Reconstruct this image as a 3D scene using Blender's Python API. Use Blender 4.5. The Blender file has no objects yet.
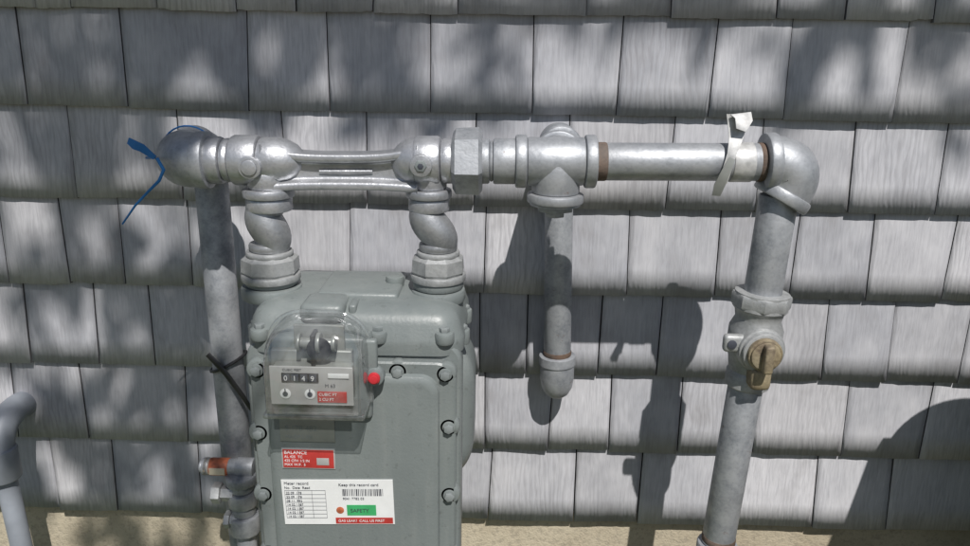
import bpy, bmesh, math, random
from mathutils import Vector, Matrix, Quaternion
random.seed(11)
Z0=1.35          # camera height above ground; geometry below is modelled relative to it
sc=bpy.context.scene
V=Vector

# ------------------------------------------------------------------ materials
def newmat(name):
    m=bpy.data.materials.new(name); m.use_nodes=True
    nt=m.node_tree; nt.nodes.clear()
    out=nt.nodes.new('ShaderNodeOutputMaterial'); b=nt.nodes.new('ShaderNodeBsdfPrincipled')
    nt.links.new(b.outputs[0],out.inputs[0]); return m,nt,b,out
def noise(nt,vec,scale,detail=3,rough=.55,dist=0):
    n=nt.nodes.new('ShaderNodeTexNoise'); n.inputs['Scale'].default_value=scale
    n.inputs['Detail'].default_value=detail; n.inputs['Roughness'].default_value=rough
    n.inputs['Distortion'].default_value=dist
    if vec: nt.links.new(vec,n.inputs['Vector'])
    return n.outputs['Fac']
def ramp(nt,fac,stops):
    r=nt.nodes.new('ShaderNodeValToRGB'); e=r.color_ramp.elements
    while len(e)<len(stops): e.new(.5)
    for i,(p,c) in enumerate(stops):
        e[i].position=p; e[i].color=(c[0],c[1],c[2],1) if hasattr(c,'__len__') else (c,c,c,1)
    nt.links.new(fac,r.inputs[0]); return r.outputs[0]
def mixc(nt,fac,a,b,mode='MIX'):
    m=nt.nodes.new('ShaderNodeMix'); m.data_type='RGBA'; m.blend_type=mode
    for sock,v in ((m.inputs[0],fac),(m.inputs[6],a),(m.inputs[7],b)):
        if hasattr(v,'default_value'): nt.links.new(v,sock)
        elif hasattr(v,'__len__'): sock.default_value=(v[0],v[1],v[2],1)
        else: sock.default_value=v
    return m.outputs[2]
def math_(nt,op,a,b=0.0):
    m=nt.nodes.new('ShaderNodeMath'); m.operation=op
    for i,v in enumerate((a,b)):
        if hasattr(v,'default_value'): nt.links.new(v,m.inputs[i])
        else: m.inputs[i].default_value=v
    return m.outputs[0]
def bump(nt,b,h,strength,dist):
    n=nt.nodes.new('ShaderNodeBump'); n.inputs['Strength'].default_value=strength
    n.inputs['Distance'].default_value=dist; nt.links.new(h,n.inputs['Height'])
    nt.links.new(n.outputs[0],b.inputs['Normal'])
def coord(nt,scale=(1,1,1)):
    t=nt.nodes.new('ShaderNodeTexCoord'); mp=nt.nodes.new('ShaderNodeMapping')
    mp.inputs['Scale'].default_value=scale
    nt.links.new(t.outputs['Object'],mp.inputs[0]); return mp.outputs[0]

def m_metal(name,base,dark,metal,rough,bs=.25,rustamt=0.0,speck=.2,dust=.2):
    m,nt,b,o=newmat(name); c=coord(nt)
    n1=noise(nt,c,34,4,.7); n2=noise(nt,c,240,2,.6); n3=noise(nt,c,10,2)
    col=ramp(nt,n1,[(.36,dark),(.60,base)])
    col=mixc(nt,math_(nt,'MULTIPLY',ramp(nt,n2,[(.45,0),(.75,1)]),speck),col,[x*1.35 for x in base])
    col=mixc(nt,math_(nt,'MULTIPLY',ramp(nt,n2,[(.28,1),(.42,0)]),speck),col,[x*.45 for x in dark])
    col=mixc(nt,math_(nt,'MULTIPLY',ramp(nt,n3,[(.45,0),(.7,1)]),dust),col,(.42,.415,.40))
    if rustamt>0:
        rf=ramp(nt,noise(nt,c,48,4,.75),[(.70-rustamt,0),(.78-rustamt*.8,.75)])
        col=mixc(nt,rf,col,(.14,.095,.07))
        nt.links.new(math_(nt,'MULTIPLY',math_(nt,'SUBTRACT',1,rf),metal),b.inputs['Metallic'])
    else: b.inputs['Metallic'].default_value=metal
    nt.links.new(col,b.inputs['Base Color'])
    nt.links.new(ramp(nt,n1,[(.25,rough+.17),(.75,rough-.03)]),b.inputs['Roughness'])
    h=math_(nt,'ADD',math_(nt,'MULTIPLY',n2,.5),n1)
    bump(nt,b,h,bs,.0012); return m
GALV=m_metal('galvanized_steel',(.41,.425,.445),(.28,.295,.315),.52,.42,.3,.02)
GALV2=m_metal('galvanized_pipe_weathered',(.37,.385,.405),(.225,.24,.26),.40,.46,.35,.05)
CAST=m_metal('silver_painted_casting',(.48,.49,.51),(.33,.34,.36),.66,.35,.5,.0,.16,.1)
SWIV=m_metal('zinc_swivel',(.36,.37,.38),(.24,.25,.26),.62,.37,.4,.0,.15,.12)
RUSTY=m_metal('rusty_thread',(.13,.085,.06),(.06,.042,.032),.15,.8,.9,.10)
NUT=m_metal('cast_nut',(.39,.40,.40),(.26,.27,.27),.4,.46,.5,.03)
BRASS=m_metal('brass_core',(.34,.28,.17),(.12,.085,.05),.35,.6,.8,.03)
BOLT=m_metal('bolt_painted',(.22,.242,.242),(.15,.172,.172),.1,.4,.3,.0,.05,.1)

def m_paint():
    m,nt,b,o=newmat('meter_paint'); c=coord(nt)
    n1=noise(nt,c,9,4,.6); n2=noise(nt,c,300,2,.5); n3=noise(nt,coord(nt,(40,40,5)),1.5,3,.6)
    col=ramp(nt,n1,[(.3,(.150,.170,.168)),(.7,(.185,.207,.202))])
    col=mixc(nt,math_(nt,'MULTIPLY',ramp(nt,n3,[(.5,0),(.8,1)]),.25),col,(.28,.29,.275))
    col=mixc(nt,math_(nt,'MULTIPLY',ramp(nt,noise(nt,c,95,3,.7),[(.60,0),(.72,1)]),.45),col,(.08,.088,.083))
    nt.links.new(col,b.inputs['Base Color'])
    nt.links.new(ramp(nt,n1,[(.3,.46),(.7,.34)]),b.inputs['Roughness'])
    b.inputs['Specular IOR Level'].default_value=.5
    bump(nt,b,math_(nt,'ADD',n2,math_(nt,'MULTIPLY',n1,.6)),.2,.0012); return m
PAINT=m_paint()
def m_simple(name,col,rough=.5,metal=0,var=.15,scale=60,bs=.08,spec=.5):
    m,nt,b,o=newmat(name); c=coord(nt)
    n=noise(nt,c,scale,3)
    cc=ramp(nt,n,[(.3,[x*(1-var) for x in col]),(.7,[min(1,x*(1+var)) for x in col])])
    nt.links.new(cc,b.inputs['Base Color']); b.inputs['Roughness'].default_value=rough
    b.inputs['Metallic'].default_value=metal; b.inputs['Specular IOR Level'].default_value=spec
    bump(nt,b,n,bs,.001); return m
WHITE=m_simple('white_label',(.70,.71,.70),.35,0,.04)
TAGW=m_simple('tag_aluminium',(.50,.50,.49),.4,.3,.3,90,.3)
BLACK=m_simple('black_plastic',(.018,.018,.02),.4)
DARK=m_simple('dark_ink',(.05,.055,.07),.5)
RED=m_simple('red_print',(.42,.04,.035),.4,0,.15)
REDPL=m_simple('red_plug',(.50,.03,.04),.3)
GREEN=m_simple('green_print',(.05,.36,.13),.4,0,.1)
DIAL=m_simple('dial_plate_grey',(.38,.38,.37),.4,.1,.06)
PLATE=m_simple('metal_plate',(.26,.27,.255),.4,.3,.1)
BLUE=m_simple('blue_plastic',(.01,.15,.42),.35)
ORANGE=m_simple('orange_band',(.46,.13,.06),.5,0,.35,140)
YEL=m_simple('cream_band',(.6,.52,.4),.5)
PVC=m_simple('grey_pvc',(.23,.25,.28),.5,0,.15,20)
BIN=m_simple('dark_green_plastic',(.02,.05,.03),.45)
BARK=m_simple('bark',(.09,.065,.045),.9,0,.4,20,.8)
SHEATH=m_simple('dark_sheathing',(.03,.028,.027),.9)

def m_clear():
    m=bpy.data.materials.new('clear_cover'); m.use_nodes=True; nt=m.node_tree; nt.nodes.clear()
    out=nt.nodes.new('ShaderNodeOutputMaterial'); tr=nt.nodes.new('ShaderNodeBsdfTransparent')
    tr.inputs[0].default_value=(.95,.96,.96,1)
    gl=nt.nodes.new('ShaderNodeBsdfGlossy'); gl.inputs['Roughness'].default_value=.08
    df=nt.nodes.new('ShaderNodeBsdfDiffuse'); df.inputs[0].default_value=(.7,.72,.72,1)
    lw=nt.nodes.new('ShaderNodeLayerWeight'); lw.inputs[0].default_value=.33
    m1=nt.nodes.new('ShaderNodeMixShader'); m2=nt.nodes.new('ShaderNodeMixShader')
    nt.links.new(math_(nt,'ADD',math_(nt,'MULTIPLY',lw.outputs['Facing'],.75),.05),m1.inputs[0]); nt.links.new(tr.outputs[0],m1.inputs[1]); nt.links.new(gl.outputs[0],m1.inputs[2])
    sc_=ramp(nt,noise(nt,coord(nt),45,4),[(.4,.01),(.75,.12)])
    nt.links.new(sc_,m2.inputs[0]); nt.links.new(m1.outputs[0],m2.inputs[1]); nt.links.new(df.outputs[0],m2.inputs[2])
    nt.links.new(m2.outputs[0],out.inputs[0]); return m
CLEAR=m_clear()

def m_wood():
    m,nt,b,o=newmat('weathered_cedar')
    t=nt.nodes.new('ShaderNodeTexCoord'); at=nt.nodes.new('ShaderNodeAttribute'); at.attribute_name='rnd'
    sp=nt.nodes.new('ShaderNodeSeparateColor'); nt.links.new(at.outputs['Color'],sp.inputs[0])
    off=nt.nodes.new('ShaderNodeVectorMath'); off.operation='MULTIPLY_ADD'
    nt.links.new(at.outputs['Color'],off.inputs[0]); off.inputs[1].default_value=(7,3,9); nt.links.new(t.outputs['Object'],off.inputs[2])
    def mp(s):
        a=nt.nodes.new('ShaderNodeMapping'); a.inputs['Scale'].default_value=s; nt.links.new(off.outputs[0],a.inputs[0]); return a.outputs[0]
    fine=noise(nt,mp((380,40,30)),1,3,.65,.6)
    med=noise(nt,mp((70,20,9)),1,3,.6,2.2)
    w=nt.nodes.new('ShaderNodeTexWave'); w.wave_type='BANDS'; w.bands_direction='X'
    w.inputs['Scale'].default_value=40; w.inputs['Distortion'].default_value=14; w.inputs['Detail'].default_value=2
    w.inputs['Detail Scale'].default_value=.7; nt.links.new(mp((1,1,.35)),w.inputs['Vector'])
    blot=noise(nt,mp((13,9,10)),1,3,.65)
    base=mixc(nt,sp.outputs[0],(.37,.377,.405),(.59,.588,.61))
    base=mixc(nt,math_(nt,'MULTIPLY',sp.outputs[1],.28),base,(.50,.475,.455))
    col=mixc(nt,math_(nt,'MULTIPLY',ramp(nt,fine,[(.36,1),(.58,0)]),.30),base,(.19,.19,.205))
    col=mixc(nt,math_(nt,'MULTIPLY',ramp(nt,med,[(.4,1),(.6,0)]),.16),col,(.27,.27,.29))
    wf=math_(nt,'MULTIPLY',ramp(nt,w.outputs['Fac'],[(.0,1),(.5,0)]),math_(nt,'MULTIPLY',sp.outputs[2],.42))
    col=mixc(nt,wf,col,(.24,.237,.25))
    col=mixc(nt,math_(nt,'MULTIPLY',ramp(nt,blot,[(.45,0),(.7,1)]),.35),col,(.66,.655,.67))
    col=mixc(nt,math_(nt,'MULTIPLY',ramp(nt,blot,[(.28,1),(.44,0)]),.42),col,(.235,.225,.225))
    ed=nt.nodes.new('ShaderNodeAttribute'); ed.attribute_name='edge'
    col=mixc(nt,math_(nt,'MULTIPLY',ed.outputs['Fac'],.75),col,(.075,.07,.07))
    nt.links.new(col,b.inputs['Base Color']); b.inputs['Roughness'].default_value=.82
    b.inputs['Specular IOR Level'].default_value=.25
    h=math_(nt,'ADD',fine,math_(nt,'ADD',math_(nt,'MULTIPLY',med,1.2),math_(nt,'MULTIPLY',w.outputs['Fac'],.5)))
    bump(nt,b,h,.42,.001); return m
WOOD=m_wood()
def m_conc():
    m,nt,b,o=newmat('foundation_concrete'); c=coord(nt)
    n1=noise(nt,c,7,5,.65); n2=noise(nt,c,140,3,.7)
    col=ramp(nt,n1,[(.3,(.38,.325,.235)),(.7,(.50,.445,.335))])
    col=mixc(nt,math_(nt,'MULTIPLY',ramp(nt,n2,[(.35,1),(.5,0)]),.4),col,(.2,.175,.14))
    nt.links.new(col,b.inputs['Base Color']); b.inputs['Roughness'].default_value=.9
    bump(nt,b,math_(nt,'ADD',n2,n1),.6,.003); return m
CONC=m_conc()
def m_ground():
    m,nt,b,o=newmat('ground_soil'); c=coord(nt)
    n1=noise(nt,c,1.5,5,.65); n2=noise(nt,c,45,4,.7); g=noise(nt,c,.25,3)
    col=ramp(nt,n2,[(.35,(.12,.09,.06)),(.7,(.27,.22,.16))])
    col=mixc(nt,ramp(nt,math_(nt,'ADD',math_(nt,'MULTIPLY',g,.6),math_(nt,'MULTIPLY',n1,.4)),[(.48,0),(.55,1)]),col,(.06,.10,.035))
    nt.links.new(col,b.inputs['Base Color']); b.inputs['Roughness'].default_value=.95
    bump(nt,b,n2,.8,.02); return m
SOIL=m_ground()
def m_leaf():
    m,nt,b,o=newmat('leaf'); n=noise(nt,coord(nt),3,3)
    nt.links.new(ramp(nt,n,[(.3,(.035,.075,.015)),(.7,(.09,.13,.03))]),b.inputs['Base Color'])
    b.inputs['Roughness'].default_value=.55; return m
LEAF=m_leaf()

# ------------------------------------------------------------------ mesh helpers
tops=[]
def empty(name):
    e=bpy.data.objects.new(name,None); e.empty_display_size=.05
    sc.collection.objects.link(e); tops.append(e); return e
def fin(name,bm,mat,parent,angle=38,smooth=True,top=False):
    bmesh.ops.recalc_face_normals(bm,faces=bm.faces[:])
    if smooth:
        for f in bm.faces: f.smooth=True
        a=math.radians(angle)
        for e in bm.edges:
            if len(e.link_faces)==2 and e.calc_face_angle(0)>a: e.smooth=False
    me=bpy.data.meshes.new(name); bm.to_mesh(me); bm.free()
    ob=bpy.data.objects.new(name,me); sc.collection.objects.link(ob)
    if mat: me.materials.append(mat)
    if parent is not None: ob.parent=parent
    else: tops.append(ob)
    return ob
def frame(d):
    d=V(d).normalized(); q=d.to_track_quat('Z','Y'); return q
def prof(segs,c=.0015):
    out=[]
    for s0,s1,r in segs:
        out+= [(s0,max(r-c,1e-4)),(s0+c*.3,r-c*.3),(s0+c,r),(s1-c,r),(s1-c*.3,r-c*.3),(s1,max(r-c,1e-4))]
    return out
def lathe_bm(bm,p0,d,pr,seg=36,rot=0,cap=True):
    q=frame(d); p0=V(p0); rings=[]
    for s,r in pr:
        ring=[]
        for i in range(seg):
            a=2*math.pi*i/seg+rot
            ring.append(bm.verts.new(p0+q@V((r*math.cos(a),r*math.sin(a),s))))
        rings.append(ring)
    for a,b in zip(rings[:-1],rings[1:]):
        for i in range(seg):
            j=(i+1)%seg; bm.faces.new((a[i],a[j],b[j],b[i]))
    if cap: bm.faces.new(rings[0][::-1]); bm.faces.new(rings[-1])
def lathe(name,p0,p1,segs,mat,parent,seg=36,c=.0015,raw=False,rot=0,angle=38):
    bm=bmesh.new(); p0=V(p0); d=V(p1)-p0
    lathe_bm(bm,p0,d,segs if raw else prof(segs,c),seg,rot)
    return fin(name,bm,mat,parent,angle)
def pipe(name,p0,p1,r,mat,parent,seg=40):
    L=(V(p1)-V(p0)).length
    return lathe(name,p0,p1,[(0,L,r)],mat,parent,seg)
def tube(name,pts,rad,mat,parent,seg=32,angle=38,flat=None):
    bm=bmesh.new(); pts=[V(p) for p in pts]; n=len(pts)
    if not hasattr(rad,'__len__'): rad=[rad]*n
    tan=[]
    for i in range(n):
        t=(pts[min(i+1,n-1)]-pts[max(i-1,0)]).normalized(); tan.append(t)
    up=V((0,0,1)) if abs(tan[0].z)<.9 else V((0,1,0))
    nrm=(up-tan[0]*up.dot(tan[0])).normalized(); rings=[]
    for i in range(n):
        nrm=(nrm-tan[i]*nrm.dot(tan[i])).normalized(); bi=tan[i].cross(nrm)
        fl=flat if flat else 1
        rings.append([bm.verts.new(pts[i]+rad[i]*(math.cos(2*math.pi*k/seg)*nrm+fl*math.sin(2*math.pi*k/seg)*bi)) for k in range(seg)])
    for a,b in zip(rings[:-1],rings[1:]):
        for i in range(seg):
            j=(i+1)%seg; bm.faces.new((a[i],a[j],b[j],b[i]))
    bm.faces.new(rings[0][::-1]); bm.faces.new(rings[-1])
    return fin(name,bm,mat,parent,angle)
def bez(p0,p1,p2,n=14):
    p0,p1,p2=V(p0),V(p1),V(p2)
    return [(1-t)**2*p0+2*t*(1-t)*p1+t*t*p2 for t in [i/n for i in range(n+1)]]
def elbow(name,a,corner,b,r,rim,rw,mat,parent,rims=(1,1)):
    """threaded elbow: swept bulging body plus a banded rim at each mouth"""
    a,corner,b=V(a),V(corner),V(b)
    path=bez(a,corner,b,18); n=len(path)
    rad=[r*(1+.08*math.sin(math.pi*i/(n-1))) for i in range(n)]
    tube(name,path,rad,mat,parent)
    for nm,p,on in (('rim_1',a,rims[0]),('rim_2',b,rims[1])):
        if not on: continue
        q=(corner-p).normalized()
        lathe(nm,p-q*rw*.15,p+q*rw,[(0,rw*1.15,rim)],mat,parent,c=.003)
def rbox(name,x0,x1,y0,y1,z0,z1,bev,mat,parent,seg=3,angle=38,rotm=None):
    bm=bmesh.new(); bmesh.ops.create_cube(bm,size=1)
    for v in bm.verts:
        v.co=V((x0+(v.co.x+.5)*(x1-x0),y0+(v.co.y+.5)*(y1-y0),z0+(v.co.z+.5)*(z1-z0)))
    if bev>0: bmesh.ops.bevel(bm,geom=bm.edges[:],offset=bev,segments=seg,profile=.5,affect='EDGES')
    if rotm:
        c=V(((x0+x1)/2,(y0+y1)/2,(z0+z1)/2))
        for v in bm.verts: v.co=c+rotm@(v.co-c)
    return fin(name,bm,mat,parent,angle)
def prism(name,outline,levels,mat,parent,angle=30):
    bm=bmesh.new(); rings=[]
    for y,ins in levels: rings.append([bm.verts.new((x,y,z)) for x,z in outline(ins)])
    n=len(rings[0])
    for a,b in zip(rings[:-1],rings[1:]):
        for i in range(n):
            j=(i+1)%n; bm.faces.new((a[i],a[j],b[j],b[i]))
    bm.faces.new(rings[0]); bm.faces.new(rings[-1][::-1])
    return fin(name,bm,mat,parent,angle)
def rrect(x0,x1,z0,z1,r,n=8):
    def f(ins):
        X0,X1,Z0_,Z1=x0+ins,x1-ins,z0+ins,z1-ins; R=max(r-ins*.6,.001); o=[]
        for cx,cz,a0 in ((X1-R,Z1-R,0),(X0+R,Z1-R,90),(X0+R,Z0_+R,180),(X1-R,Z0_+R,270)):
            for i in range(n+1):
                a=math.radians(a0+90*i/n); o.append((cx+R*math.cos(a),cz+R*math.sin(a)))
        return o
    return f
def text(s,x,z,y,size,mat,parent,name='lettering',rot=0):
    cu=bpy.data.curves.new(name,'FONT'); cu.body=s; cu.size=size; cu.extrude=.0001
    ob=bpy.data.objects.new(name,cu); me=None
    sc.collection.objects.link(ob)
    dg=bpy.context.evaluated_depsgraph_get(); dg.update()
    me=bpy.data.meshes.new_from_object(ob.evaluated_get(dg)); bpy.data.objects.remove(ob)
    o2=bpy.data.objects.new(name,me); sc.collection.objects.link(o2)
    me.materials.clear(); me.materials.append(mat)
    R=Matrix.Rotation(rot,4,'Y')@Matrix.Rotation(math.radians(90),4,'X')
    me.transform(Matrix.Translation((x,y,z))@R); o2.parent=parent; return o2

# ------------------------------------------------------------------ shingled wall
wall=empty('house_wall')
EXP=.127
def cz(k): return .042-EXP*k
known={0:[-0.611,-0.565,-0.45,-0.347,-0.266,-0.163,-0.056,0.111,0.221,0.357,0.448,.56],
1:[-0.641,-0.503,-0.336,-0.228,-0.091,0.046,0.161,0.285,0.384,0.532,.66],
2:[-0.591,-0.44,-0.294,-0.18,-0.03,0.101,0.239,0.362,0.488,0.611],
3:[-0.62,-0.537,-0.439,-.33,-0.208,-.1,-0.014,0.082,0.19,0.318,0.427,0.534,0.646],
4:[-0.695,-0.591,-0.508,-.38,-.24,-.12,-0.02,0.05,0.158,0.246,0.364,0.489,0.584,0.693],
5:[-0.627,-0.469,-.33,-.2,-.1,-0.01,0.09,0.181,0.288,0.402,0.538,0.659],
6:[-0.692,-0.596,-.46,-.3,-.14,-0.0,0.134,0.236,0.377,0.51,0.626]}
XL,XR=-2.6,2.6
bm=bmesh.new(); lay=bm.loops.layers.color.new('rnd'); led=bm.loops.layers.color.new('edge')
rw=random.Random(5)
for k in range(-12,7):
    js=list(known.get(k,[rw.uniform(-.05,.05)]))
    while js[-1]<XR: js.append(js[-1]+rw.uniform(.075,.165))
    while js[0]>XL: js.insert(0,js[0]-rw.uniform(.075,.165))
    zb=cz(k); H=EXP+.03
    leans=[rw.uniform(-.0035,.0035) for _ in js]
    for qi,(a,b) in enumerate(zip(js[:-1],js[1:])):
        g=rw.uniform(.0003,.0012)
        x0,x1=a+g,b-g; dz=rw.uniform(-.0016,.0016); th=rw.uniform(.0045,.0072); tw=rw.uniform(-.0010,.0010)
        dzr=dz+rw.uniform(-.0012,.0012)
        col=(rw.random(),rw.random(),rw.random(),1)
        nx,nz=12,4; grid=[]; ph=rw.uniform(0,6.28); amp=rw.uniform(0,.0008)
        chip=rw.random()<.22; chx=rw.choice((0,1,nx-1,nx))
        for j in range(nz+1):
            row=[]; t=j/nz
            for i in range(nx+1):
                s=i/nx
                x=x0+(x1-x0)*s+(leans[qi]*(1-s)+leans[qi+1]*s)*(t-.4)*2
                z=zb+dz+(dzr-dz)*s+H*t+(rw.uniform(-.0007,.0007) if j==0 else 0)
                if j==0 and chip and abs(i-chx)<=1: z+=.0022
                y=-th+(th+.004)*t+tw*(s-.5)*2+amp*math.sin(s*3.14+ph)
                row.append(bm.verts.new((x,y,z)))
            grid.append(row)
        bot=[bm.verts.new((v.co.x,v.co.y+th+.003,v.co.z+.001)) for v in grid[0]]
        lf=[bm.verts.new((grid[j][0].co.x,grid[j][0].co.y+.008,grid[j][0].co.z)) for j in range(nz+1)]
        rt=[bm.verts.new((grid[j][-1].co.x,grid[j][-1].co.y+.008,grid[j][-1].co.z)) for j in range(nz+1)]
        fs=[]
        for j in range(nz):
            for i in range(nx):
                f=bm.faces.new((grid[j][i],grid[j][i+1],grid[j+1][i+1],grid[j+1][i])); f.smooth=True
                for lp in f.loops:
                    lp[lay]=col; lp[led]=(0,0,0,1)
            for ff in ((grid[j][0],grid[j+1][0],lf[j+1],lf[j]),(grid[j][-1],rt[j],rt[j+1],grid[j+1][-1])):
                fs.append(bm.faces.new(ff))
        for i in range(nx): fs.append(bm.faces.new((grid[0][i],bot[i],bot[i+1],grid[0][i+1])))
        for f in fs:
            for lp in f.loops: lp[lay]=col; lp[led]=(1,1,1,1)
me=bpy.data.meshes.new('cedar_shingles'); bm.to_mesh(me); bm.free(); me.materials.append(WOOD)
o=bpy.data.objects.new('cedar_shingles',me); sc.collection.objects.link(o); o.parent=wall
rbox('sheathing',XL-.05,XR+.05,.006,.12,cz(6)+.012,cz(-13),0,SHEATH,wall)
rbox('foundation',XL-.05,XR+.05,.010,.30,-Z0-.2,cz(6)+.010,0,CONC,wall)

# ------------------------------------------------------------------ ground
bm=bmesh.new(); bmesh.ops.create_grid(bm,x_segments=40,y_segments=40,size=150)
for v in bm.verts: v.co.z=-Z0
ground=fin('ground',bm,SOIL,None,smooth=False)

# ------------------------------------------------------------------ header pipework
H=-.19
def hz(x): return -.1225+.0152*x     # header centreline height (slight fall)
def hp(x): return V((x,H,hz(x)))
le=empty('pipe_elbow')
elbow('body',hp(-.328),(-.368,H,hz(-.366)),(-.366,H+.044,hz(-.366)),.0298,.0325,.013,GALV,le,(1,0))
elbow('back_body',(-.364,-.142,-.125),(-.363,-.10,-.126),(-.362,-.10,-.166),.027,.031,.011,GALV2,le)
lr=empty('gas_pipe')
pipe('riser',(-.362,-.10,-.160),(-.357,-.10,-Z0-.05),.0207,GALV2,lr)
ct=empty('cable_tie')
ring=[V((-.360+.0235*math.cos(a),-.10+.0235*math.sin(a),-.415+.012*math.cos(a))) for a in [i*2*math.pi/28 for i in range(29)]]
tube('strap',ring,.0022,BLACK,ct,8)
tube('tail',[(-.378,-.124,-.395),(-.355,-.128,-.420),(-.335,-.130,-.450),(-.325,-.125,-.475)],[.0045,.0045,.004,.003],BLACK,ct,8,flat=.4)

mb=empty('meter_bar')
def seg_l(name,x0,segs,mat,par,c=.002,seg=40,rot=0): return lathe(name,hp(x0),hp(x0+.3),segs,mat,par,seg,c,rot=rot)
seg_l('inlet_body',-.330,[(0,.020,.0268),(.020,.030,.0250),(.030,.062,.0285),(.062,.088,.0262)],CAST,mb,.004)
lathe('inlet_taper',hp(-.246),hp(0),[(0,.0262),(.01,.0235),(.02,.018),(.026,.011)],CAST,mb,raw=True)
lathe('outlet_taper',hp(-.118),hp(0),[(0,.011),(.006,.018),(.015,.0245),(.026,.0275)],CAST,mb,raw=True)
seg_l('outlet_body',-.093,[(0,.030,.0282),(.030,.046,.0255)],CAST,mb,.004)
def ibeam():
    bm=bmesh.new(); rings=[]
    n=22; x0,x1=-.262,-.088
    for i in range(n+1):
        t=i/n; x=x0+(x1-x0)*t; e=abs(2*t-1)**3.0
        zc=hz(x)-.011+.003*e; hh=.0200+.006*e; fl=.0085; wy=.0175+.004*e; wb=.007+.008*e
        sec=[(-wy,-hh),(-wy,-hh+fl),(-wb,-hh+fl+.003),(-wb,hh-fl-.003),(-wy,hh-fl),(-wy,hh),(wy,hh),(wy,hh-fl),(wb,hh-fl-.003),(wb,-hh+fl+.003),(wy,-hh+fl),(wy,-hh)]
        rings.append([bm.verts.new((x,H+y,zc+z)) for y,z in sec])
    for a,b in zip(rings[:-1],rings[1:]):
        for i in range(12):
            j=(i+1)%12; bm.faces.new((a[i],a[j],b[j],b[i]))
    bm.faces.new(rings[0]); bm.faces.new(rings[-1][::-1])
    bmesh.ops.remove_doubles(bm,verts=bm.verts[:],dist=1e-6)
    es=[e for e in bm.edges if len(e.link_faces)==2 and e.calc_face_angle(0)>.7]
    bmesh.ops.bevel(bm,geom=es,offset=.0026,segments=3,profile=.5,affect='EDGES')
    fin('web',bm,CAST,mb,50)
ibeam()
tube('raised_rib',[(-.20,H-.0070,-.137),(-.17,H-.0075,-.1365),(-.14,H-.0070,-.136)],.003,CAST,mb,10)
lathe('port_boss',(-.083,H-.022,hz(-.08)-.001),(-.083,H-.06,hz(-.08)-.001),[(0,.011,.0125)],CAST,mb)
lathe('port_plug',(-.083,H-.031,hz(-.08)-.001),(-.083,H-.06,hz(-.08)-.001),[(0,.004,.007)],BOLT,mb,6)
lathe('plug_socket',(-.083,H-.0345,hz(-.08)-.001),(-.083,H-.06,hz(-.08)-.001),[(0,.001,.0035)],DARK,mb,6,c=.0002)
lathe('inlet_port',(-.273,H-.0235,hz(-.27)-.004),(-.273,H-.06,hz(-.27)-.004),[(0,.006,.013),(.006,.0085,.009)],CAST,mb)
for nm,x,r in (('inlet_neck',-.262,.0275),('outlet_neck',-.077,.0245)):
    lathe(nm,(x,H,hz(x)-.012),(x,H,-1),[(0,.0195,r-.004),(.0195,.030,r+.002),(.030,.0455,r-.001)],CAST,mb,c=.0025)
sw=empty('meter_swivel')
def swivel(par,top,bot,r,nr,sgn):
    top=V(top); bot=V(bot); pts=[];rad=[]
    for i in range(19):
        t=i/18; p=top.lerp(bot,t)
        p.x+=sgn*.006*math.sin(math.pi*2*t); p.y-=.004*math.sin(math.pi*t)
        pts.append(p); rad.append(r*(1+.13*math.sin(math.pi*min(1,t*1.15))))
    tube('swivel_body',pts,rad,SWIV,par)
    lathe('swivel_collar',bot+V((0,0,.010)),bot-V((0,0,1)),[(0,.010,r+.004)],SWIV,par,c=.003)
    lathe('nut_flange',bot,bot-V((0,0,1)),[(0,.006,nr-.006)],NUT,par,c=.002)
    lathe('nut',bot-V((0,0,.005)),bot-V((0,0,1)),[(0,.0005),(.0,nr-.007),(.004,nr),(.019,nr+.0008),(.023,nr-.002)],NUT,par,8,raw=True,rot=.39,angle=20)
    lathe('nut_base',bot-V((0,0,.027)),bot-V((0,0,1)),[(0,.009,nr+.001)],NUT,par,c=.002)
swivel(sw,(-.262,H,-.176),(-.2655,H,-.232),.0192,.0335,-1)
sw2=empty('meter_swivel.001')
swivel(sw2,(-.076,H,-.174),(-.0665,H,-.228),.0185,.0315,-1)
un=empty('pipe_union')
lathe('hex_nut',hp(-.050),hp(0.3),[(0,.0005),(0,.031),(.004,.0375),(.030,.0385),(.034,.033)],GALV,un,6,raw=True,rot=.25,angle=20)
seg_l('tailpiece',-.018,[(0,.010,.0255),(.010,.014,.0232),(.014,.040,.0258)],GALV2,un)
te=empty('pipe_tee')
seg_l('run',.021,[(0,.013,.0300),(.013,.078,.0272),(.078,.091,.0300)],GALV,te,.0025)
lathe('branch_down',(.068,H,hz(.07)),(.069,H,-1),[(0,.036,.0272),(.036,.047,.0325),(.047,.050,.029)],GALV,te,c=.0025)
lathe('branch_plug',(.068,H,-.172),(.069,H,-1),[(0,.006,.022),(.006,.013,.012)],GALV2,te,6)
lathe('branch_back',(.070,H,hz(.07)),(.083,0.02,hz(.07)+.003),[(0,.032,.0272),(.032,.045,.0305)],GALV,te,c=.0025)
gb=empty('gas_pipe.001')
pipe('wall_branch',(.073,H+.04,hz(.07)+.001),(.083,0.05,hz(.07)+.003),.0215,GALV2,gb)
WD=-.040
we=empty('pipe_tee.001')
lathe('body',(.0815,WD-.040,hz(.07)+.002),(.083,.05,hz(.07)+.003),[(0,.010,.0275),(.010,.058,.0262)],GALV2,we,c=.005)
lathe('down_mouth',(.083,WD,hz(.08)-.005),(.086,WD,-1),[(0,.030,.0245),(.030,.042,.0275)],GALV2,we,c=.003)
dl=empty('drip_leg_pipe')
pipe('leg',(.0835,WD,-.150),(.0931,WD,-.428),.0193,GALV2,dl)
lathe('thread_ring',(.0925,WD,-.412),(.0931,WD,-.428),[(0,.008,.0202)],RUSTY,dl,c=.002)
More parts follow.
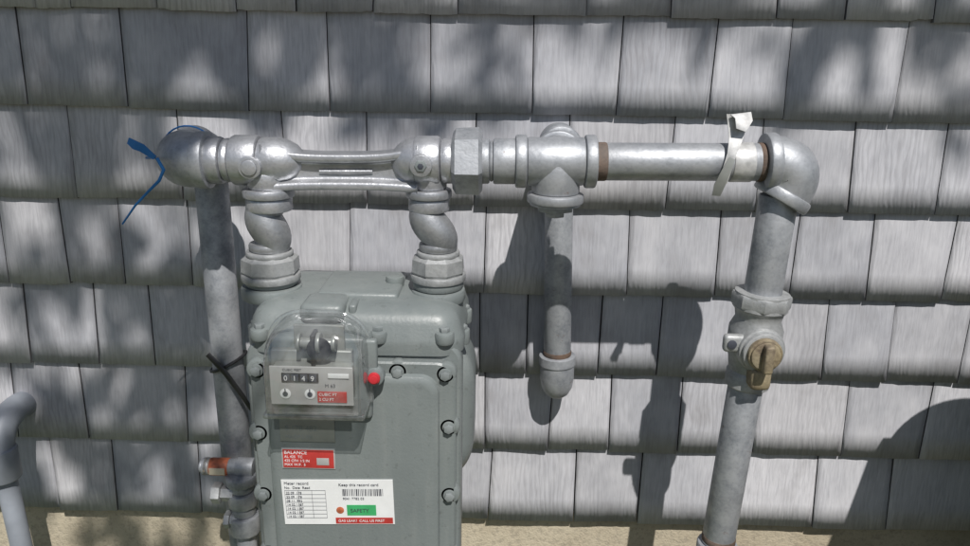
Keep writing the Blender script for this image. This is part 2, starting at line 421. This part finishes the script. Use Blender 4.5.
lathe('cap',(.0928,WD,-.4195),(.0950,WD,-.50),[(0,.023),(.001,.0258),(.013,.0262),(.015,.0245),(.035,.0245),(.050,.022),(.060,.0165),(.066,.009),(.068,.0006)],GALV2,dl,raw=True)
hpz=empty('gas_pipe.002')
seg_l('rust_collar',.111,[(0,.013,.0218)],RUSTY,hpz)
seg_l('pipe',.122,[(0,.180,.0212)],GALV,hpz)
seg_l('rust_thread',.292,[(0,.011,.0218)],RUSTY,hpz)
re=empty('pipe_elbow.001')
elbow('body',hp(.301),(.347,H,hz(.33)+.001),(.3235,H,-.160),.0292,.0330,.012,GALV,re)
rr=empty('gas_pipe.003')
pipe('upper_riser',(.3225,H,-.155),(.3175,H,-.29),.0216,GALV2,rr)
pipe('lower_riser',(.3125,H,-.375),(.3005,H,-.64),.0208,GALV2,rr)
lathe('coupling',(.3015,H,-.612),(.299,H,-.70),[(0,.006,.0215),(.006,.052,.0262)],GALV2,rr,c=.003)
lathe('coupling_rust',(.3021,H,-.606),(.299,H,-.70),[(0,.010,.0216)],RUSTY,rr)
pipe('buried_riser',(.2995,H,-.655),(.297,H,-Z0-.05),.0208,GALV2,rr)
va=empty('gas_shutoff_valve')
vt=V((.3180,H,-.270)); vb=V((.3118,H,-.406))
lathe('body',vt,vb,[(0,.0285),(.001,.0315),(.020,.032),(.024,.0285),(.034,.0265),(.046,.0315),(.070,.0315),(.085,.027),(.100,.0245),(.103,.0262),(.120,.0262),(.122,.024)],NUT,va,raw=True)
lathe('top_hex',vt+V((0,0,-.002)),vb,[(0,.017,.0345)],NUT,va,8,c=.003,rot=.2)
pc=V((.3148,H-.012,-.3345))
lathe('core_boss',pc,pc+V((0,-1,0)),[(0,.020,.0275),(.020,.026,.0245)],NUT,va,c=.003)
lathe('core_plug',pc+V((0,-.02,0)),pc+V((0,-1,0)),[(0,.012,.0200),(.012,.015,.0175)],BRASS,va,c=.002)
rbox('key_lug',pc.x-.0055,pc.x+.0055,pc.y-.046,pc.y-.034,pc.z-.018,pc.z+.016,.003,BRASS,va)
rbox('lock_wing',pc.x-.044,pc.x-.018,pc.y-.016,pc.y-.004,pc.z-.004,pc.z+.018,.005,NUT,va)
lathe('wing_hole',pc+V((-.035,-.0155,.007)),pc+V((-.035,-1,.007)),[(0,.002,.0055)],DARK,va,20,c=.0004)
rbox('lower_lug',pc.x-.012,pc.x+.012,pc.y-.030,pc.y+.0,pc.z-.046,pc.z-.018,.006,BRASS,va)

tg=empty('pipe_tag')
seg_l('band',.262,[(0,.024,.0224)],TAGW,tg,.001)
def ribbon(name,pts,w,th,mat,par,wd=V((1,0,0))):
    bm=bmesh.new(); pts=[V(p) for p in pts]; rings=[]
    for i,p in enumerate(pts):
        t=(pts[min(i+1,len(pts)-1)]-pts[max(i-1,0)]).normalized()
        ww=w[i] if hasattr(w,'__len__') else w
        d=(wd-t*wd.dot(t)).normalized(); nn=t.cross(d)
        rings.append([bm.verts.new(p+d*a*ww/2+nn*b*th/2) for a,b in ((-1,-1),(1,-1),(1,1),(-1,1))])
    for a,b in zip(rings[:-1],rings[1:]):
        for i in range(4): bm.faces.new((a[i],a[(i+1)%4],b[(i+1)%4],b[i]))
    bm.faces.new(rings[0][::-1]); bm.faces.new(rings[-1])
    return fin(name,bm,mat,par,40)
hx=hz(.26)
ribbon('flag',[(.250,H-.024,hx-.020),(.252,H-.026,hx-.006),(.256,H-.025,hx+.012),(.260,H-.019,hx+.026),(.262,H-.014,hx+.040),(.262,H-.014,hx+.054)],[.009,.010,.010,.014,.020,.026],.0012,TAGW,tg)
ribbon('folded_end',[(.264,H-.015,hx+.055),(.266,H-.021,hx+.049),(.263,H-.025,hx+.038)],[.024,.020,.012],.0012,TAGW,tg,V((1,.3,.2)))
ribbon('loose_end',[(.256,H-.028,hx+.008),(.250,H-.031,hx-.006),(.245,H-.029,hx-.022),(.244,H-.024,hx-.034)],[.007,.010,.012,.009],.001,PLATE,tg)

bt=empty('plastic_seal_tie')
ribbon('flag',[(-.402,-.222,-.103),(-.394,-.226,-.107),(-.385,-.228,-.110),(-.374,-.224,-.121)],[.007,.010,.009,.005],.0015,BLUE,bt,V((.3,0,1)))
tube('strap',[(-.372,-.224,-.121),(-.366,-.2235,-.134),(-.372,-.224,-.146),(-.385,-.224,-.158),(-.403,-.222,-.175),(-.421,-.22,-.197)],[.0020,.0020,.0018,.0015,.0013,.0010],BLUE,bt,8)
ring=[V((-.3655+.0335*math.cos(a),-.150,-.127+.0335*math.sin(a))) for a in [i*2*math.pi/30 for i in range(31)]]
tube('loop',ring,.0010,BLUE,bt,8)
tube('link',[(-.3985,-.150,-.131),(-.3995,-.175,-.128),(-.392,-.205,-.124),(-.376,-.223,-.121)],.0016,BLUE,bt,8)

# ------------------------------------------------------------------ gas meter
gm=empty('gas_meter')
X0,X1=-.280,-.034; zbm=-.665
prism('rear_case',rrect(X0+.004,X1-.003,zbm+.01,-.318,.05),[(-.240,.006),(-.235,0),(-.16,0),(-.135,.003),(-.115,.012),(-.100,.028),(-.094,.05)],PAINT,gm,40)
prism('rear_bulge',rrect(X0+.010,X1+.013,-.525,-.325,.06,12),[(-.232,.020),(-.226,.008),(-.215,.001),(-.200,0),(-.150,0),(-.125,.005),(-.108,.018),(-.100,.035)],PAINT,gm,40)
prism('case_band',rrect(X0+.001,X1+.000,zbm,-.312,.03),[(-.263,.003),(-.261,.001),(-.256,0),(-.240,0),(-.232,.003)],PAINT,gm,40)
def topc():
    bm=bmesh.new(); rings=[]
    def ring(z,ins):
        pts=rrect(X0,X1+.002,-.268,-.088,.030,8)(ins); return [bm.verts.new((x,y,z)) for x,y in pts]
    for z,ins in ((-.332,.004),(-.330,.001),(-.318,0),(-.312,.001),(-.306,.0035),(-.296,.006),(-.288,.010),(-.283,.016),(-.279,.026),(-.277,.042)): rings.append(ring(z,ins))
    n=len(rings[0])
    for a,b in zip(rings[:-1],rings[1:]):
        for i in range(n): bm.faces.new((a[i],a[(i+1)%n],b[(i+1)%n],b[i]))
    bm.faces.new(rings[0]); bm.faces.new(rings[-1])
    fin('top_cover',bm,PAINT,gm,40)
topc()
lathe('inlet_boss',(-.2655,H,-.290),(-.2655,H,0),[(0,.016,.036),(.016,.029,.031)],PAINT,gm,c=.004)
lathe('outlet_boss',(-.0665,H,-.290),(-.0665,H,0),[(0,.016,.0325),(.016,.029,.030)],PAINT,gm,c=.004)
rbox('top_pad',-.205,-.110,-.225,-.130,-.284,-.272,.005,PAINT,gm)
rbox('top_rib',-.162,-.153,-.255,-.225,-.292,-.276,.003,PAINT,gm)
rbox('top_hump',-.215,-.165,-.266,-.215,-.296,-.273,.008,PAINT,gm)
lathe('tester_cap',(-.120,-.175,-.277),(-.120,-.175,0),[(0,.012,.011)],PAINT,gm)
prism('front_flange',rrect(X0+.010,X1-.006,zbm+.004,-.334,.022),[(-.2765,.002),(-.2745,0),(-.262,0)],PAINT,gm,40)
prism('front_panel',rrect(X0+.026,X1-.024,zbm+.02,-.347,.022),[(-.2840,.010),(-.2835,.006),(-.281,.002),(-.276,0)],PAINT,gm,30)
rbox('index_mount',-.243,-.132,-.292,-.262,-.398,-.300,.006,PAINT,gm)
def bolt(x,z,y=-.2745,lug=.0125):
    lathe('bolt_lug',(x,y+.012,z),(x,-1,z),[(0,.014,lug)],PAINT,gm,28,c=.003)
    lathe('bolt_washer',(x,y-.002,z),(x,-1,z),[(0,.002,.0074)],PAINT,gm,24,c=.0005)
    lathe('bolt_head',(x,y-.004,z),(x,-1,z),[(0,.005,.0060)],BOLT,gm,6,c=.0014,rot=random.random())
for x,z in ((X0+.018,-.347),(X0+.015,-.425),(X0+.015,-.505),(X0+.016,-.585),(X1-.018,-.347),(X1-.014,-.412),(X1-.013,-.500),(X1-.013,-.585),(-.105,-.345),(-.157,-.655),(-.105,-.655),(-.21,-.655)):
    bolt(x,z)
for x in (X0+.02,-.185,-.128,X1-.02):
    lathe('top_lug',(x,-.262,-.316),(x,-.262,0),[(0,.014,.011)],PAINT,gm,24,c=.003)
    lathe('top_bolt',(x,-.262,-.303),(x,-.262,0),[(0,.006,.0062)],BOLT,gm,6,c=.0012,rot=random.random())
for y in (-.22,-.15):
    for s_,x in ((-1,X0),(1,X1)):
        lathe('side_lug',(x-s_*.004,y,-.332),(x-s_*.004,y,0),[(0,.018,.011)],PAINT,gm,24,c=.002)
        lathe('side_bolt',(x-s_*.002,y,-.315),(x-s_*.002,y,0),[(0,.006,.006)],BOLT,gm,6)
rbox('index_back',-.238,-.150,-.300,-.290,-.366,-.312,.002,PLATE,gm)
rbox('dial_plate',-.234,-.146,-.3205,-.3185,-.366,-.322,.0008,DIAL,gm)
rbox('dial_body',-.232,-.148,-.3180,-.3005,-.364,-.324,.002,PLATE,gm)
rbox('odometer_frame',-.221,-.182,-.3222,-.3207,-.3390,-.3290,.0005,BLACK,gm)
for i,dg_ in enumerate('0149'):
    rbox('digit_wheel',-.2198+.0094*i,-.2122+.0094*i,-.3228,-.3223,-.3380,-.3300,.0002,DARK,gm)
    text(dg_,-.2184+.0094*i,-.3370,-.3230,.0080,WHITE,gm,'digit')
rbox('dial_strip',-.172,-.150,-.3220,-.3207,-.334,-.329,.0003,WHITE,gm)
text('CUBIC FEET',-.220,-.327,-.3208,.0038,DARK,gm)
for x in (-.222,-.196):
    lathe('test_dial',(x+.004,-.3207,-.353),(x+.004,-1,-.353),[(0,.0006,.0058)],WHITE,gm,24,c=.0002)
    lathe('dial_hub',(x+.004,-.3214,-.353),(x+.004,-1,-.353),[(0,.0008,.0028)],DARK,gm,16,c=.0002)
    rbox('pointer',x+.0034,x+.0046,-.3222,-.3215,-.353,-.347,.0001,DARK,gm)
rbox('red_panel',-.184,-.153,-.3220,-.3207,-.362,-.3495,.0003,RED,gm)
text('CUBIC FT',-.1825,-.3540,-.3222,.0045,WHITE,gm); text('2 CU FT',-.1825,-.3597,-.3222,.0045,WHITE,gm)
text('M 63',-.176,-.345,-.3209,.0055,DARK,gm)
lathe('gear_drum',(-.205,-.308,-.300),(-.1,-.308,-.300),[(0,.003,.010),(.003,.020,.006),(.020,.024,.011),(.024,.036,.005),(.036,.040,.009)],PLATE,gm,24,c=.0005)
rbox('gear_frame',-.212,-.158,-.298,-.294,-.322,-.284,.001,PLATE,gm)
rbox('gear_bracket',-.190,-.186,-.318,-.296,-.322,-.288,.001,BLACK,gm)
lathe('drive_wheel',(-.182,-.312,-.305),(-.182,-1,-.305),[(0,.003,.013)],BLACK,gm,24,c=.0005)
def hood():
    bm=bmesh.new()
    def out(w,z0,z1,r,y):
        o=[];xc=-.1865
        pts=[(xc+w,z0),(xc+w,z1-r)]
        for i in range(1,10):
            a=math.radians(90*i/9); pts.append((xc+w-r+r*math.cos(a),z1-r+r*math.sin(a)))
        for i in range(0,10):
            a=math.radians(90+90*i/9); pts.append((xc-w+r+r*math.cos(a),z1-r+r*math.sin(a)))
        pts.append((xc-w,z0))
        return [bm.verts.new((x,y,z)) for x,z in pts]
    A=out(.0535,-.372,-.272,.038,-.290); B=out(.0525,-.372,-.274,.038,-.316); C=out(.0505,-.371,-.288,.034,-.330); D=out(.047,-.369,-.316,.020,-.336)
    for a,b in ((A,B),(B,C),(C,D)):
        n=len(a)
        for i in range(n-1): bm.faces.new((a[i],a[i+1],b[i+1],b[i]))
        bm.faces.new((a[-1],a[0],b[0],b[-1]))
    bm.faces.new(D)
    fin('clear_cover',bm,CLEAR,gm,60)
    xc=-.1865;w=.0545;r=.038
    tubepts=[(xc+w,-.292,-.374),(xc+w,-.292,-.308)]+[(xc+w-r+r*math.cos(a),-.292,-.309+r*math.sin(a)) for a in [math.radians(9*i) for i in range(1,11)]]
    tubepts+=[(xc-w+r+r*math.cos(a),-.292,-.309+r*math.sin(a)) for a in [math.radians(90+9*i) for i in range(0,10)]]+[(xc-w,-.292,-.308),(xc-w,-.292,-.374)]
    tube('cover_rim',tubepts,.0026,CLEAR,gm,8,80)
hood()
rbox('cover_foot',-.240,-.133,-.334,-.292,-.377,-.371,.002,CLEAR,gm)
lathe('seal_screw_ear',(-.127,-.288,-.342),(-.127,-1,-.342),[(0,.012,.0105)],BOLT,gm,c=.002)
lathe('red_plug',(-.127,-.300,-.342),(-.127,-1,-.342),[(0,.004,.0066),(.004,.006,.0050)],REDPL,gm,c=.0008)
rbox('arm',-.140,-.124,-.298,-.288,-.350,-.300,.003,PAINT,gm)
Y=-.2845
rbox('number_plate',-.238,-.176,Y-.0007,Y+.001,-.430,-.400,.0003,PLATE,gm)
text('S 178 482',-.232,-.416,Y-.0009,.009,BOLT,gm); text('MAOP 5 PSI',-.232,-.426,Y-.0009,.006,BOLT,gm)
rbox('rating_plate',-.238,-.177,Y-.0007,Y+.001,-.4645,-.4385,.0003,DIAL,gm)
rbox('rating_print',-.2365,-.1785,Y-.0011,Y-.0007,-.463,-.440,.0001,RED,gm)
text('BALANCE',-.235,-.4455,Y-.0013,.0060,WHITE,gm)
for i,s_ in enumerate(('AL 425  TC','425 CFH 1/2 IN','MAX W.P.  5')): text(s_,-.235,-.4505-.0050*i,Y-.0013,.0044,WHITE,gm)
rbox('rating_box',-.198,-.184,Y-.0014,Y-.0011,-.459,-.450,.0001,DIAL,gm)
st=empty('meter_sticker'); st.parent=gm; tops.remove(st)
def S(name,x0,x1,z0,z1,mat,l=0): return rbox(name,x0,x1,Y-.0008-.0003*l,Y-.0003*l+.0002,z0,z1,0,mat,st)
sx0,sx1,sz0,sz1=-.240,-.111,-.537,-.478
S('sheet',sx0,sx1,sz0,sz1,WHITE)
for i in range(8): S('rule',sx0+.003,sx0+.050,sz1-.014-.0052*i,sz1-.0137-.0052*i,DARK,1)
for i in range(4): S('rule_v',sx0+.003+.0157*i,sx0+.0033+.0157*i,sz1-.0505,sz1-.0136,DARK,1)
text('Meter record',sx0+.003,sz1-.006,Y-.0012,.0052,DARK,st); text('No.  Date  Read',sx0+.003,sz1-.0115,Y-.0012,.0045,DARK,st)
for i in range(7): text(random.choice(['14 02 1187','08 11  942','31 05 2210','22 09  178']),sx0+.0045,sz1-.0183-.0052*i,Y-.0012,.0042,DARK,st)
text('Keep this record card',sx0+.066,sz1-.008,Y-.0012,.0052,DARK,st)
xx=sx0+.070
while xx<sx1-.012:
    w=random.choice((.0005,.0009,.0014)); S('bar',xx,xx+w,sz1-.021,sz1-.012,DARK,1); xx+=w+random.choice((.0006,.001,.0013))
text('9041 7782 03',sx0+.070,sz1-.026,Y-.0012,.0045,DARK,st)
S('green',sx0+.074,sx0+.108,sz0+.012,sz0+.026,GREEN,1); text('SAFETY',sx0+.078,sz0+.0165,Y-.0014,.0066,DARK,st)
lathe('logo',(sx0+.066,Y-.0006,sz0+.019),(sx0+.066,-1,sz0+.019),[(0,.0006,.0045)],ORANGE,st,20,c=.0001)
S('red',sx0+.060,sx1-.002,sz0+.001,sz0+.009,RED,1); text('GAS LEAK?  CALL US FIRST',sx0+.063,sz0+.0035,Y-.0014,.0046,WHITE,st)
cxx,czz_=-.176,-.508
RM=Matrix.Translation((cxx,0,czz_))@Matrix.Rotation(math.radians(-1.6),4,'Y')@Matrix.Translation((-cxx,0,-czz_))
for ob in st.children: ob.data.transform(RM)

# ------------------------------------------------------------------ service valve left of the meter
sv=empty('service_valve')
lathe('body',(-.394,-.145,-.5505),(-.33,-.145,-.5505),[(0,.004,.009),(.004,.013,.0118),(.050,.074,.013)],GALV2,sv)
lathe('cream_band',(-.390,-.145,-.5505),(-.33,-.145,-.5505),[(0,.010,.0118)],YEL,sv,c=.003)
lathe('orange_band',(-.380,-.145,-.5505),(-.33,-.145,-.5505),[(0,.026,.0120)],ORANGE,sv)
rbox('band_print',-.378,-.357,-.1578,-.1565,-.556,-.546,.0003,YEL,sv)
lathe('stem',(-.338,-.150,-.558),(-.336,-.150,-1),[(0,.014,.0215),(.014,.026,.016),(.026,.048,.020),(.048,.062,.0165),(.062,.090,.0215),(.090,.2,.0135)],GALV2,sv,12,c=.003)
lathe('branch_hex',(-.376,-.155,-.585),(-.33,-.155,-.585),[(0,.012,.0145),(.012,.03,.011)],NUT,sv,6)
lathe('branch_hex_2',(-.362,-.157,-.625),(-.33,-.157,-.625),[(0,.008,.012),(.008,.02,.010)],NUT,sv,6)
tube('outlet',[(-.3365,-.150,-.70),(-.336,-.150,-.80),(-.338,-.12,-.84),(-.352,-.105,-.86)],.0125,GALV2,sv,20)

# ------------------------------------------------------------------ grey conduit at left
cd=empty('electrical_conduit')
tube('sweep',bez((-.722,.03,-.545),(-.722,-.075,-.510),(-.720,-.075,-.60),14),[.020]*15,PVC,cd)
lathe('socket',(-.720,-.075,-.572),(-.715,-.075,-1),[(0,.050,.0240)],PVC,cd,c=.003)
pipe('pipe',(-.7175,-.075,-.61),(-.690,-.075,-Z0-.05),.0145,PVC,cd)

# ------------------------------------------------------------------ wheeled bin outside the frame, added to cast the lower-right shadow
tb=empty('shadow_caster_bin')
prism('lid',rrect(.652,1.22,-.42,-.208,.13,14),[(-.80,.012),(-.78,0),(-.22,0),(-.20,.006)],BIN,tb)
bm=bmesh.new()
def rg(z,i): return [bm.verts.new((x,y,z)) for x,y in rrect(.660+i,1.212-i,-.77+i,-.205-0*i,.05)(0)]
rs=[rg(-.40,0),rg(-.44,.0),rg(-.445,.006),rg(-Z0+.06,.04),rg(-Z0+.04,.05)]
for a,b in zip(rs[:-1],rs[1:]):
    for i in range(len(a)): bm.faces.new((a[i],a[(i+1)%len(a)],b[(i+1)%len(a)],b[i]))
bm.faces.new(rs[0]); bm.faces.new(rs[-1])
fin('body',bm,BIN,tb)
for x in (.72,1.12): lathe('wheel',(x,-.26,-Z0+.1),(x+1,-.26,-Z0+.1),[(0,.04,.1)],BLACK,tb)
pipe('handle',(.80,-.19,-.30),(1.08,-.19,-.30),.012,BIN,tb)

# ------------------------------------------------------------------ tree behind the viewer, dappling the wall
s=V((.1723,-.576,.7991)).normalized()
tree=empty('shade_tree')
def wp(x,z,t): return V((x,0,z))+s*t
T=4.0
base=V((-1.5,-3.6,-Z0-.1)); fork=V((-1.35,-3.4,1.2))
tube('trunk',[base,base+V((0,0,.15)),base.lerp(fork,.5)+V((.05,0,0)),fork],[.2,.15,.12,.10],BARK,tree,18)
hub1=wp(-.95,.75,T+.2); hub2=wp(.15,.85,T+.3); hub3=wp(1.1,.8,T)
tube('bough',bez(fork,wp(-1.6,-.2,T+.1),hub1,12),[.09-.003*i for i in range(13)],BARK,tree,12)
tube('bough',bez(hub1,wp(-.4,1.0,T+.4),hub2,8),[.05-.002*i for i in range(9)],BARK,tree,10)
tube('bough',bez(hub2,wp(.6,1.0,T+.2),hub3,8),[.035-.0015*i for i in range(9)],BARK,tree,10)
rl=random.Random(3)
cl=[(-.68,.06,.12,46),(-.50,.04,.12,50),(-.33,.05,.11,46),(-.18,.04,.10,38),(-.04,.06,.09,22),(.12,.13,.09,20),(.30,.12,.09,20),(.46,.05,.09,22),(.60,.02,.08,18),(.74,.05,.09,16),(.40,-.02,.06,8),
    (-.50,-.06,.09,24),(-.66,-.12,.06,8),(-.30,-.10,.06,6),(-.13,-.10,.06,6),(-.60,-.33,.10,24),(-.50,-.48,.11,34),(-.68,-.58,.12,34),(-.44,-.34,.08,20),(-.46,-.66,.12,34),(-.60,-.82,.12,38),(-.44,-.88,.10,26)]
nk=len(cl)
for i in range(44):
    cl.append((rl.uniform(-1.9,1.9),rl.uniform(.50,1.7),.22,45))
for i in range(10):
    cl.append((rl.uniform(-1.9,-1.15),rl.uniform(-.6,.5),.18,35))
bm=bmesh.new()
for ci,(cx,czz,r,n) in enumerate(cl):
    tt=T+rl.uniform(-.6,.4)
    c=wp(cx,czz,tt)
    for j in range(n):
        def g(q): return max(-1.5,min(1.5,rl.gauss(0,1)))*q
        p=c+V((g(r*.55),g(r*.55),g(r*.5)))
        q=Quaternion((rl.gauss(0,1),rl.gauss(0,1),rl.gauss(0,1),rl.gauss(0,1))).normalized()
        L=rl.uniform(.03,.05)
        vs=[bm.verts.new(p+q@V(v)*L) for v in ((-1,0,0),(-.3,.45,.06),(.4,.38,.06),(1,0,0),(.4,-.38,.06),(-.3,-.45,.06))]
        bm.faces.new(vs)
    hub=min((hub1,hub2,hub3),key=lambda h:(h-c).length)
    mid=hub.lerp(c,.5)+V((rl.uniform(-.1,.1),rl.uniform(-.2,.2),.12))
    k0=.014 if ci<nk else .022
    tube('limb',bez(hub,mid,c,8),[k0*(1-k/9.5)+.003 for k in range(9)],BARK,tree,8)
fin('foliage',bm,LEAF,tree,smooth=False)

for t in tops: t.location.z+=Z0

# ------------------------------------------------------------------ camera
p,r,yw=.29125,.01707,-.01302
F=V((math.sin(yw)*math.cos(p),math.cos(yw)*math.cos(p),-math.sin(p)))
R0=V((math.cos(yw),-math.sin(yw),0)); U0=R0.cross(F)
R=math.cos(r)*R0+math.sin(r)*U0; U=-math.sin(r)*R0+math.cos(r)*U0
cam=bpy.data.cameras.new('camera'); co=bpy.data.objects.new('camera',cam); sc.collection.objects.link(co)
M=Matrix((R,U,-F)).transposed().to_4x4(); M.translation=V((0,-1.0398,Z0)); co.matrix_world=M
cam.sensor_fit='HORIZONTAL'; cam.sensor_width=36; cam.lens=750/970*36
cam.clip_start=.02; cam.clip_end=500; sc.camera=co

# ------------------------------------------------------------------ light
w=bpy.data.worlds.new('World'); sc.world=w; w.use_nodes=True; nt=w.node_tree
bg=nt.nodes['Background']; sky=nt.nodes.new('ShaderNodeTexSky'); sky.sky_type='NISHITA'; sky.sun_disc=False
sky.sun_elevation=math.radians(53.05); sky.sun_rotation=math.radians(163.35)
nt.links.new(sky.outputs[0],bg.inputs[0]); bg.inputs[1].default_value=.062
sl=bpy.data.lights.new('sun','SUN'); sl.energy=5; sl.angle=math.radians(.5); sl.color=(1,.965,.93)
so=bpy.data.objects.new('sun',sl); sc.collection.objects.link(so); so.location=(1,-3,5)
so.rotation_euler=(-s).to_track_quat('-Z','Y').to_euler()
sc.view_settings.view_transform='Standard'; sc.view_settings.look='None'; sc.view_settings.exposure=0
